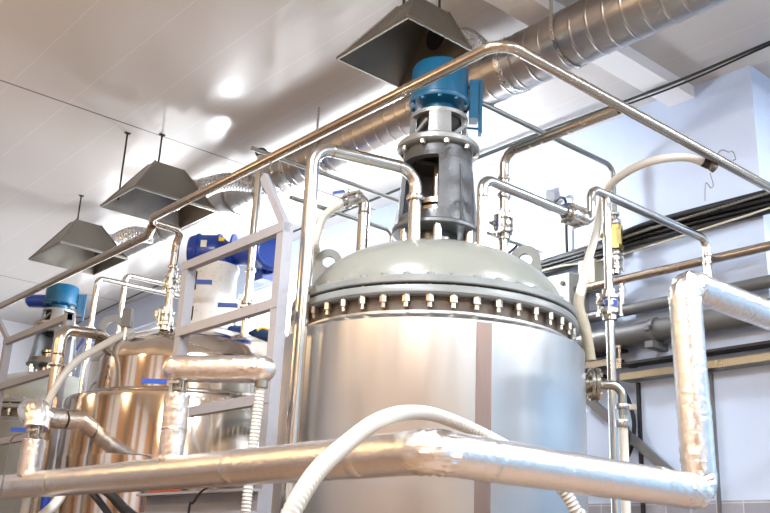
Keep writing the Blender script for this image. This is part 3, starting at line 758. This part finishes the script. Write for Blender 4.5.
lagged([j0 + jd * .012, j0 + jd * .12, j0 + jd * .24], .07, .02).build('tank_branch', M['foil'], t)
# small wire loops at that valve
h = MB().tube([(LX - .06, ly + .05, 2.24), (LX - .1, ly + .1, 2.2), (LX - .1, ly + .12, 2.0), (LX - .11, ly + .13, 1.6)], .005, 8, spline=True, step=.03).build('control_wire', M['greypipe'])
tag(h, 'thin grey wire hanging from the valve of the lower left foil stub', 'wire')

# ------------------------------------------------------------------ grey guard frames
def frame(label, X, ya, yb, ztop, post, kick, near_kick=True):
    t = thing('guard_frame', label, 'guard rail', (X, ya, 0))
    MB().box((X, ya, ztop / 2), (post, post, ztop)).build('post', M['frame'], t)
    MB().box((X, yb, ztop / 2), (post, post, ztop)).build('post', M['frame'], t)
    for k, zz in enumerate((ztop - .025, ztop - .43, ztop - .91)):
        MB().box((X - .012, (ya + yb) / 2, zz), (post * .7, abs(yb - ya) + post * (1 if k == 0 else .9), .052)).build('rail', M['frame'], t)
    yk = ya if near_kick else yb
    MB().bar((X + .005, yk, ztop - .02), (X + kick[0], yk + kick[1], ztop + kick[2]), .045, .03, (1, 0, 0)).build('slanted_rail', M['frame'], t)
    return t
frame('grey steel guard frame between the foreground tank and the polished tank', 2.55, 3.87, 4.86, 3.255, .06, (0, .25, .34))
frame('grey steel guard frame at far left in front of the dull grey tank', 2.70, 7.0, 8.32, 3.328, .062, (0, .44, .28), False)
# platform beam at the bottom
t = thing('platform_beam', 'grey steel channel beam with two legs under the large foil-wrapped pipe', 'beam', (2.5, 4.4, 0))
m = MB(); m.box((2.5, 4.36, 1.85), (.05, 1.12, .09)).box((2.47, 4.36, 1.90), (.11, 1.12, .012)).box((2.47, 4.36, 1.80), (.11, 1.12, .012)); m.build('channel', M['frame'], t)
for yy in (4.02, 4.74): MB().box((2.5, yy, .898), (.06, .07, 1.796)).build('leg', M['frame'], t)
h = MB().box((2.46, 4.69, 1.914), (.03, .28, .016)).build('rusty_bar', M['rust']); tag(h, 'rusty flat bar lying on the grey channel beam', 'bar')
h = MB().tube([(2.45, 3.82, 1.913), (2.43, 3.95, 1.93), (2.40, 4.1, 1.925), (2.38, 4.22, 1.85), (2.37, 4.25, 1.65), (2.37, 4.26, .02)], .006, 8, spline=True, step=.03).build('black_cable', M['black']); tag(h, 'thin black cable draped over the grey channel beam', 'cable')

# ------------------------------------------------------------------ hoods and ducts
def hood(label, x0, x1, y0, y1, zm, tx0, tx1, ty0, ty1, zt, rods, outlet_y):
    t = thing('extraction_hood', label, 'hood', ((x0 + x1) / 2, (y0 + y1) / 2, zm), None)
    A = [V((x0, y0, zm)), V((x1, y0, zm)), V((x1, y1, zm)), V((x0, y1, zm))]
    B = [V((tx0, ty0, zt)), V((tx1, ty0, zt)), V((tx1, ty1, zt)), V((tx0, ty1, zt))]
    th = .006
    c = sum(A, V()) / 4
    Ai = [p + (c - p).normalized() * th * 1.6 for p in A]; Bi = [p - UP * th * 1.5 + ((sum(B, V()) / 4) - p) * .03 for p in B]
    vs = A + B + Ai + Bi; fs = []
    for k in range(4):
        j = (k + 1) % 4
        fs += [(k, j, 4 + j, 4 + k), (8 + k, 12 + k, 12 + j, 8 + j), (k, 8 + k, 8 + j, j)]
    fs += [(4, 5, 6, 7), (12, 15, 14, 13)]
    MB().add(vs, fs).build('canopy', M['hood'], t)
    for k in range(4):
        j = (k + 1) % 4; MB().bar(A[k] + UP * .008, A[j] + UP * .008, .014, .022).build('rim', M['hood'], t)
    for k in range(4): MB().bar(A[k] + UP * .01, B[k], .012, .012).build('corner_seam', M['hood'], t)
    # dark disc paints the shaded hole of the outlet
    f = .62; om = (V((x1, (y0 + y1) / 2, zm)) * (1 - f) + V((tx1, (ty0 + ty1) / 2, zt)) * f); om.y = outlet_y
    sl = (V((tx1, 0, zt)) - V((x1, 0, zm))).normalized(); nrm = V((sl.z, 0, -sl.x))
    MB().lathe([(0, -.016), (.085, -.016), (.085, -.008), (0, -.008)], om, nrm, 28).build('outlet_shade_disc', M['dark'], t)
    MB().lathe([(.088, -.012), (.1, -.012), (.1, .05), (.088, .05), (.088, -.012)], om, nrm, 28).build('outlet_collar', M['hood'], t)
    for a, b_ in rods:
        MB().cyl(a, b_, .009, n=8).build('hanger_rod', M['tray'], t)
        b_ = V(b_); MB().box(b_ - UP * .005, (.05, .03, .01)).build('hanger_foot', M['tray'], t)
    return om, nrm
H1 = hood('large galvanised hood right above the teal motor of the foreground tank', 3.15, 3.68, 3.66, 4.34, 4.66, 3.37, 3.65, 3.84, 4.02, 5.0, [((3.40, 4.00, 4.99), (3.40, 4.00, CZ)), ((3.62, 3.9, 4.99), (3.62, 3.9, CZ))], 3.96)
H2 = hood('middle galvanised hood above the polished tank', 3.13, 3.93, 7.10, 7.78, 4.55, 3.43, 3.72, 7.42, 7.55, 4.99, [((3.50, 7.50, 4.98), (3.50, 7.50, CZ)), ((3.25, 7.70, 4.63), (3.25, 7.70, CZ))], 7.46)
H3 = hood('smallest-looking galvanised hood at far left', 3.29, 4.03, 9.08, 9.92, 4.55, 3.58, 3.86, 9.50, 9.64, 4.99, [((3.62, 9.58, 4.98), (3.62, 9.58, CZ))], 9.55)

DX, DZ = 4.4, 4.965
def spiral(y0, y1, r, pitch=.13, ridge=.004, n=56, sy=.005):
    m = MB(); N = int(abs(y1 - y0) / sy); vs = []; fs = []
    for i in range(N + 1):
        yy = y0 + (y1 - y0) * i / N
        for k in range(n):
            ph = (yy / pitch - k / n) % 1.0; dd = min(ph, 1 - ph) * pitch
            rr = r + (ridge * (1 - dd / .009) if dd < .009 else 0)
            a = 2 * PI * k / n; vs.append((DX + rr * math.cos(a), yy, DZ + rr * math.sin(a)))
    for i in range(N):
        for k in range(n): fs.append((i * n + k, i * n + (k + 1) % n, (i + 1) * n + (k + 1) % n, (i + 1) * n + k))
    return m.add(vs, fs)
t = thing('spiral_duct', 'long spiral-wound galvanised ventilation duct under the ceiling', 'duct', (DX, 5, DZ - .2))
spiral(.6, 7.55, .195).build('main_duct', M['duct'], t, angle=60)
MB().lathe([(.198, -.02), (.206, -.02), (.206, .02), (.198, .02), (.178, .12), (.122, .26), (.122, .3)], (DX, 7.55, DZ), (0, 1, 0), 48).build('reducer', M['duct'], t)
spiral(7.82, 10.4, .12).build('narrow_duct', M['duct'], t, angle=60)
MB().cyl((DX, 10.39, DZ), (DX, 10.42, DZ), .121, n=40).build('end_cap', M['duct'], t)
for yy in (3.95, 4.30, 6.55, 6.95): MB().lathe([(.195, -.025), (.205, -.022), (.205, .022), (.195, .025)], (DX, yy, DZ), (0, 1, 0), 48).build('coupling_band', M['flexduct'], t)
for yy in (3.45, 6.0, 9.0):   # perforated hanger straps
    r_ = .203 if yy < 7.6 else .13
    m = MB(); pts = []
    for k in range(21):
        a = PI + PI * k / 20; pts.append((DX + r_ * math.cos(a), yy, DZ + r_ * math.sin(a)))
    pts = [(DX - r_, yy, CZ)] + pts + [(DX + r_, yy, CZ)]
    for a, b_ in zip(pts, pts[1:]): m.bar(a, b_, .028, .004, (V(a) + V(b_)) / 2 - V((DX, yy, DZ)) if V(a).z <= DZ + .01 and V(b_).z <= DZ + .01 else (1, 0, 0))
    m.build('hanger_strap', M['castfit'], t)
def flex(label, H, target):
    om, nrm = H; p0 = om + nrm * .03; p3 = V(target)
    m = MB().tube([p0, p0 + nrm * .12, p0 * .45 + p3 * .55 + UP * .06, p3], .088, 24, spline=True, step=.01, rib=(.03, .008))
    tag(m.build('flexible_duct', M['flexduct']), label, 'duct', None)
flex('crinkled silver flexible duct from the hood above the foreground tank', H1, (DX - .12, 4.12, DZ + .1))
flex('crinkled silver flexible duct from the middle hood', H2, (DX - .06, 7.02, DZ - .06))
flex('crinkled silver flexible duct from the far left hood', H3, (DX - .05, 9.2, DZ - .04))

# ------------------------------------------------------------------ services on the right wall
def wallpipe(label, X, z, r, mat, y0=-5.3, y1=9.5):
    t = thing('wall_pipe', label, 'pipe', (X, (y0 + y1) / 2, z - r)); MB().cyl((X, y0, z), (X, y1, z), r, n=24).build('pipe', M[mat], t); return t
wallpipe('brown-tinted steel pipe running along the right wall under the black cables', 5.95, 3.80, .034, 'brownsteel', y1=5.0)
t = wallpipe('slimmer grey painted pipe along the right wall', 6.0, 3.565, .046, 'greypipe')
t = wallpipe('thick grey painted pipe along the right wall, held by a bracket', 5.98, 3.355, .085, 'greypipe')
for yy in (3.95, 6.2, 8.2):
    m = MB().lathe([(.087, -.02), (.1, -.02), (.1, .02), (.087, .02), (.087, -.02)], (5.98, yy, 3.355), (0, 1, 0), 28); m.box((5.88, yy - .0, 3.355), (.05, .04, .035)); m.build('clamp_band', M['greypipe'], t)
    MB().box((6.0, yy, 3.235), (.24, .07, .05)).build('bracket', M['greypipe'], t)
# valve with red handle between them
t = thing('drain_valve', 'small valve with red handle on a stub below the brown wall pipe', 'valve', (5.96, 4.22, 3.6))
MB().cyl((5.96, 4.22, 3.60), (5.96, 4.22, 3.78), .018, n=12).build('stub', M['castfit'], t)
MB().cyl((5.96, 4.22, 3.64), (5.96, 4.22, 3.73), .03, n=8).build('valve_body', M['castfit'], t)
MB().bar((5.93, 4.26, 3.66), (5.92, 4.31, 3.71), .015, .02).bar((5.92, 4.31, 3.71), (5.92, 4.32, 3.78), .015, .02).build('handle', M['red'], t, label='red lever handle')
# cables: a bundle of individual cables
cb = 0
ctrl = []
for i in range(9):
    dz = (i % 5) * .040 - .09; dx = (i // 5) * .035
    r_ = .013 + .004 * ((i * 7) % 3)
    X = 6.07 - dx
    pts = [(X, -5.3, 4.12 + dz), (X, -1.6, 4.12 + dz), (X, 1.6, 4.17 + dz * 1.0), (X, 3.0, 4.185 + dz), (X, 4.0, 4.20 + dz + .01 * math.sin(i)), (X, 4.5, 4.165 + dz * .8 - .012 * i * .3), (X, 5.0, 4.12 + dz * .8), (X, 5.6, 4.11 + dz * .7 + .01 * math.cos(i * 2)), (X, 7.6, 4.11 + dz * .7)]
    o = MB().tube(pts, r_, 10, spline=True, step=.06).build('wall_cable', M['black'])
    tag(o, 'black cable in the thick bundle strapped along the right wall above the brown pipe', 'cable', 'bundled black cables on the right wall')
o = MB().tube([(6.02, -5.3, 4.10), (6.02, -1.0, 4.11), (6.02, 2.2, 4.13), (6.02, 3.2, 4.09), (6.02, 3.9, 4.05), (6.02, 4.5, 4.03), (6.0, 4.9, 4.06), (6.02, 5.6, 4.04)], .009, 8, spline=True, step=.06).build('wall_cable', M['beige'])
tag(o, 'single pale cable running just below the black cable bundle on the right wall', 'cable')
o = MB().tube([(5.99, -5.3, 4.22), (5.99, -1.0, 4.23), (5.99, 2.0, 4.24), (5.99, 3.1, 4.20), (5.99, 4.0, 4.17), (5.99, 4.6, 4.12)], .012, 8, spline=True, step=.06, rib=(.03, .004)).build('metal_conduit', M['darksteel'])
tag(o, 'braided metal conduit lying along the black cable bundle', 'conduit')
# ceiling edge cable
for k, (dx, dz, r_) in enumerate(((0, 0, .011), (.02, -.006, .008))):
    o = MB().tube([(5.72 + dx, -5.3, 5.22 + dz), (5.72 + dx, -2, 5.2 + dz), (5.72 + dx, .8, 5.21 + dz), (5.72 + dx, 2.6, 5.20 + dz), (5.72 + dx * 2, 3.6, 5.175 + dz * 2), (5.72 + dx, 5.2, 5.20 + dz), (5.72, 8, 5.18 + dz), (5.72, 12.5, 5.15 + dz), (5.72, 16.2, 4.95 + dz)], r_, 8, spline=True, step=.15).build('ceiling_cable', M['green'] if k == 0 else M['black'])
    tag(o, ('dark green cable' if k == 0 else 'thin black cable beside the green one') + ' strung below the ceiling along the right side', 'cable')
# electrical cabinet and boxes
t = thing('electrical_cabinet', 'pale grey electrical cabinet on the wall right behind the foreground dome', 'cabinet', (6.0, 4.865, 3.42))
MB().box((6.0, 4.865, 3.68), (.24, .40, .52)).build('body', M['cabgrey'], t); MB().box((5.872, 4.865, 3.68), (.014, .39, .51)).build('door', M['cabinet'], t)
MB().cyl((5.866, 4.73, 3.85), (5.85, 4.73, 3.85), .02, n=12).build('lock', M['dark'], t)
t = thing('control_box', 'small beige control box on the wall between the cabinet and the brass valve', 'box', (6.05, 4.58, 3.8))
MB().box((6.05, 4.58, 3.93), (.14, .16, .24)).build('body', M['beige'], t); MB().cyl((5.98, 4.60, 3.98), (5.95, 4.60, 3.98), .022, n=12).build('push_button', M['teal'], t)
t = thing('junction_box', 'white junction box high on the wall above the cabinet', 'box', (6.08, 5.1, 4.6))
MB().box((6.06, 5.1, 4.72), (.12, .17, .17)).build('body', M['whiteplastic'], t); MB().cyl((6.06, 5.02, 4.66), (6.06, 4.98, 4.66), .015, n=10).build('cable_gland', M['dark'], t)
o = MB().tube([(6.06, 5.0, 4.66), (6.06, 4.93, 4.71), (6.06, 4.86, 4.69), (6.07, 4.85, 4.6), (6.07, 4.85, 4.3), (6.08, 4.85, 4.05)], .013, 8, spline=True, step=.03).build('looped_cable', M['black'])
tag(o, 'black cable looping from the white junction box down to the cabinet', 'cable')
# cable trays
for lab, y0, y1, z in (('dark steel cable tray along the right wall, nearer section right of the step', -5.3, 4.27, 3.06), ('dark steel cable tray along the right wall, section behind the drop pipe', 4.29, 8.5, 3.19)):
    t = thing('cable_tray', lab, 'cable tray', (6.04, (y0 + y1) / 2, z - .04))
    m = MB(); m.box((6.03, (y0 + y1) / 2, z - .045), (.15, y1 - y0, .012)).box((5.957, (y0 + y1) / 2, z - .025), (.006, y1 - y0, .05)); m.build('channel', M['darksteel'], t)
    for k in range(5): MB().cyl((5.985 + .027 * k, y0 + .02, z - .02 + .012 * (k % 2)), (5.985 + .027 * k, y1 - .02, z - .02 + .012 * (k % 2)), .015, n=8).build('tray_cable', M['black'], t)
    MB().box((6.03, (y0 + y1) / 2, z + .075), (.15, y1 - y0, .02)).build('cover', M['tray'], t)
    for k in range(4): MB().box((6.1, y1 - .1 - .9 * k, z + .03), (.035, .03, .13)).build('tray_bracket', M['castfit'], t)
t = thing('wall_channel', 'short upright slotted channel joining the two cable trays', 'channel', (6.05, 4.28, 3.08))
MB().box((5.945, 4.28, 3.2), (.012, .07, .2)).build('slotted_plate', M['castfit'], t); MB().box((5.938, 4.28, 3.22), (.006, .022, .08)).build('slot', M['dark'], t)
# hanging cable loops
loops = [[(6.06, 4.75, 3.12), (6.05, 4.48, 3.08), (6.05, 4.31, 2.95), (6.05, 4.225, 2.72), (6.05, 4.26, 2.5), (6.05, 4.40, 2.38), (6.06, 4.7, 2.45), (6.06, 5.2, 2.5)],
         [(6.02, 4.75, 3.10), (6.01, 4.52, 3.03), (6.01, 4.34, 2.9), (6.01, 4.27, 2.7), (6.01, 4.31, 2.48), (6.02, 4.44, 2.32), (6.04, 4.7, 2.36), (6.06, 5.2, 2.4)],
         [(5.98, 4.62, 3.10), (5.98, 4.40, 2.98), (5.98, 4.26, 2.75), (5.98, 4.24, 2.5), (5.98, 4.32, 2.2), (5.99, 4.45, 1.8), (6.0, 4.5, 1.2), (6.0, 4.5, .03)]]
for k, pts in enumerate(loops):
    o = MB().tube(pts, .016, 8, spline=True, step=.04).build('hanging_cable', M['black'])
    tag(o, 'black cable drooping in a loop on the wall behind the drain elbow', 'cable', 'looped black cables behind the drain elbow')
h = MB().bar((6.035, 4.72, 2.985), (6.035, 3.75, 2.17), .07, .03, (1, 0, 0)).build('diagonal_brace', M['greypipe'])
tag(h, 'grey flat steel brace slanting down to the right behind the drop pipe', 'brace')

# ------------------------------------------------------------------ loose hoses
def hose(label, pts, r, rib=None, mat='hose', name='ribbed_hose'):
    o = MB().tube(pts, r, 16, spline=True, step=.015, rib=rib).build(name, M[mat]); return tag(o, label, 'hose')
hose('thick white ribbed hose arching over the large foil-wrapped pipe in front of the foreground tank',
     [HP for HP in [(1.36, 2.05, .03), (1.36, 2.03, .8), (1.36, 2.01, 1.35), (1.371, 1.998, 1.62), (1.50, 2.06, 1.80), (1.73, 2.20, 1.935), (1.99, 2.36, 2.05), (2.28, 2.53, 2.125), (2.53, 2.63, 2.146), (2.80, 2.64, 2.10), (3.02, 2.57, 2.0), (3.15, 2.50, 1.85), (3.2, 2.47, 1.6), (3.2, 2.46, .03)]], .027, (.018, .0045))
hz = hose('milky white hose hooked to the overhead pipe and drooping to the right tank flange',
     [(4.985, 2.885, 4.085), (4.87, 2.96, 4.105), (4.70, 3.08, 4.06), (4.69, 3.28, 4.03), (4.76, 3.47, 3.99), (4.75, 3.51, 3.86), (4.66, 3.49, 3.66), (4.50, 3.43, 3.44), (4.30, 3.33, 3.2), (4.25, 3.32, 3.08)], .026, None, 'clearhose', 'draped_hose')
t = thing('wrapped_hose_end', 'tape-wrapped lower end of the milky hose beside the bolted flange', 'hose', (4.3, 3.3, 2.6))
MB().tube([(4.32, 3.34, 3.22), (4.25, 3.315, 3.08), (4.27, 3.29, 2.95), (4.28, 3.28, 2.86), (4.29, 3.27, 2.75)], .031, 14, spline=True, step=.02).build('wrapped_sleeve', M['tape'], t)
# wire hook and connector at the hose's upper end
t = thing('hose_connector', 'dark hose connector tied to the overhead pipe with curled wire', 'connector', (4.96, 2.87, 4.0))
MB().cyl((4.975, 2.89, 4.09), (5.01, 2.87, 4.075), .033, n=18).build('collar', M['dark'], t)
MB().cyl((5.01, 2.87, 4.075), (5.05, 2.852, 4.05), .03, n=16).build('plug', M['neck'], t)
MB().tube([(5.0, 2.86, 4.03), (5.03, 2.80, 4.15), (5.08, 2.77, 4.15), (5.13, 2.77, 4.17), (5.16, 2.77, 4.13), (5.13, 2.77, 4.11)], .0035, 8, spline=True, step=.01).build('tie_wire', M['greypipe'], t)
MB().tube([(5.0, 2.86, 4.01), (5.01, 2.85, 3.93), (4.98, 2.85, 3.90), (4.95, 2.86, 3.93), (4.93, 2.86, 3.88), (4.92, 2.86, 3.8)], .003, 8, spline=True, step=.01).build('wire_tail', M['greypipe'], t)
hose('white hose curving along the left shoulder of the polished tank and hanging down', [(3.10, 6.74, 3.24), (2.98, 6.66, 3.16), (2.788, 6.638, 3.013), (2.652, 6.64, 2.893), (2.547, 6.64, 2.714), (2.50, 6.648, 2.551), (2.47, 6.66, 2.3), (2.46, 6.66, 1.2), (2.46, 6.66, .04)], .028, None, 'hose', 'smooth_hose')
hose('thin white hose hanging behind the slim vertical pipe of the polished tank', [(4.25, 6.5, 4.0), (4.24, 6.5, 3.7), (4.26, 6.46, 3.45), (4.36, 6.38, 3.32), (4.44, 6.3, 3.22)], .02, None, 'hose', 'smooth_hose')
def glove(label, c, d, rz):
    me = MB(); n = 22; c = V(c); R = Matrix.Rotation(rz, 3, 'Z')
    rnd = random.Random(int(c.x * 1000)); ph = [rnd.uniform(0, 6) for _ in range(6)]
    vs = []; fs = []
    for i in range(13):
        th = PI * i / 12
        for k in range(n):
            a = 2 * PI * k / n
            f = 1 + .18 * math.sin(3 * a + ph[0]) * math.sin(th) + .12 * math.sin(5 * a + ph[1] + 3 * th) + .08 * math.cos(7 * th + ph[2])
            vs.append(c + R @ V((d[0] * f * math.sin(th) * math.cos(a), d[1] * f * math.sin(th) * math.sin(a), max(-d[2] * .55, d[2] * f * math.cos(th)))))
    for i in range(12):
        for k in range(n): fs.append((i * n + k, i * n + (k + 1) % n, (i + 1) * n + (k + 1) % n, (i + 1) * n + k))
    o = me.add(vs, fs).build('work_glove', M['glove'], angle=60); tag(o, label, 'glove'); return o
glove('dark blue crumpled work glove lying on the polished head just right of the white lantern', (3.93, 6.55, 3.36), (.09, .07, .04), .6)
gl = glove('dark blue work glove with yellow cuff on the polished head, right of the slim pipe', (4.07, 6.38, 3.325), (.11, .07, .055), -.7)
gl['_w'] = tuple(gl.location)
MB().tube([(4.00, 6.36, 3.35), (4.03, 6.345, 3.375), (4.08, 6.32, 3.37)], .012, 8).build('cuff', M['label'], gl)
hose('pale yellow hose slanting under the left end of the large foil-wrapped pipe', [(2.35, 5.75, 1.95), (2.25, 5.62, 1.85), (2.1, 5.5, 1.72), (2.0, 5.45, 1.5), (2.0, 5.4, .04)], .03, None, 'clearhose', 'smooth_hose')
for k, (lab, pts) in enumerate((('black hose slanting steeply below the foil pipe at lower left', [(2.28, 5.3, 1.95), (2.3, 5.1, 1.85), (2.32, 4.92, 1.72), (2.34, 4.8, 1.5), (2.34, 4.75, .03)]),
                               ('thicker black hose sloping gently below the foil pipe, left of the channel beam', [(2.3, 5.25, 1.97), (2.3, 5.0, 1.9), (2.32, 4.85, 1.82), (2.34, 4.6, 1.72), (2.36, 4.4, 1.6), (2.36, 4.3, .04)]))):
    hose(lab, pts, .02 + .008 * k, None, 'black', 'black_hose')
hose('blue hose behind the left end of the large foil-wrapped pipe', [(2.3, 7.6, 2.0), (2.28, 6.6, 2.03), (2.25, 6.1, 2.02), (2.24, 5.8, 1.95), (2.24, 5.74, 1.7), (2.24, 5.74, .04)], .028, None, 'blue', 'blue_hose')

for ob in list(bpy.data.objects):
    if '_w' in ob: del ob['_w']

# ------------------------------------------------------------------ camera, light, view
r_ = V((0.75748662, -0.6513719, 0.04391667)); u_ = V((-0.23413711, -0.20825406, 0.9496368)); w_ = V((0.6094209, 0.72961969, 0.31026))
cd = bpy.data.cameras.new('camera'); cam = bpy.data.objects.new('camera', cd); col.objects.link(cam)
R3 = Matrix((r_, u_, -w_)).transposed(); cam.matrix_world = Matrix.Translation((0, 0, 1.6)) @ R3.to_4x4()
cd.sensor_fit = 'HORIZONTAL'; cd.sensor_width = 36; cd.lens = 941.56 / 770 * 36; cd.clip_end = 100
sc.camera = cam

wd = bpy.data.worlds.new('world'); sc.world = wd; wd.use_nodes = True
wd.node_tree.nodes['Background'].inputs[0].default_value = (.8, .9, 1, 1); wd.node_tree.nodes['Background'].inputs[1].default_value = 1.0

def area(name, loc, to, size, power, color):
    l = bpy.data.lights.new(name, 'AREA'); l.shape = 'RECTANGLE'; l.size = size[0]; l.size_y = size[1]; l.energy = power; l.color = color
    o = bpy.data.objects.new(name, l); col.objects.link(o); o.location = loc
    d = (V(to) - V(loc)).normalized(); o.rotation_euler = d.to_track_quat('-Z', 'Y').to_euler(); return o
# daylight pouring through the window row of the right wall and the windows behind the camera
area('daylight_right_windows', (6.0, 10.4, 3.4), (0, 10.4, 2.6), (9.0, 2.7), 260, (.93, .97, 1.0))
for i, (x, y) in enumerate(((-1.0, .5), (-1.0, 3.5), (-.8, 6.5), (-.6, 9.5))):
    l = bpy.data.lights.new('pendant_light', 'POINT'); l.energy = 105; l.color = (1, .68, .36); l.shadow_soft_size = .2
    o = bpy.data.objects.new('pendant_light', l); col.objects.link(o); o.location = (x, y, 4.22)

vs = sc.view_settings
sc.display_settings.display_device = 'sRGB'; vs.view_transform = 'Standard'; vs.look = 'None'; vs.exposure = 0.0; vs.gamma = 1.0; vs.use_curve_mapping = False
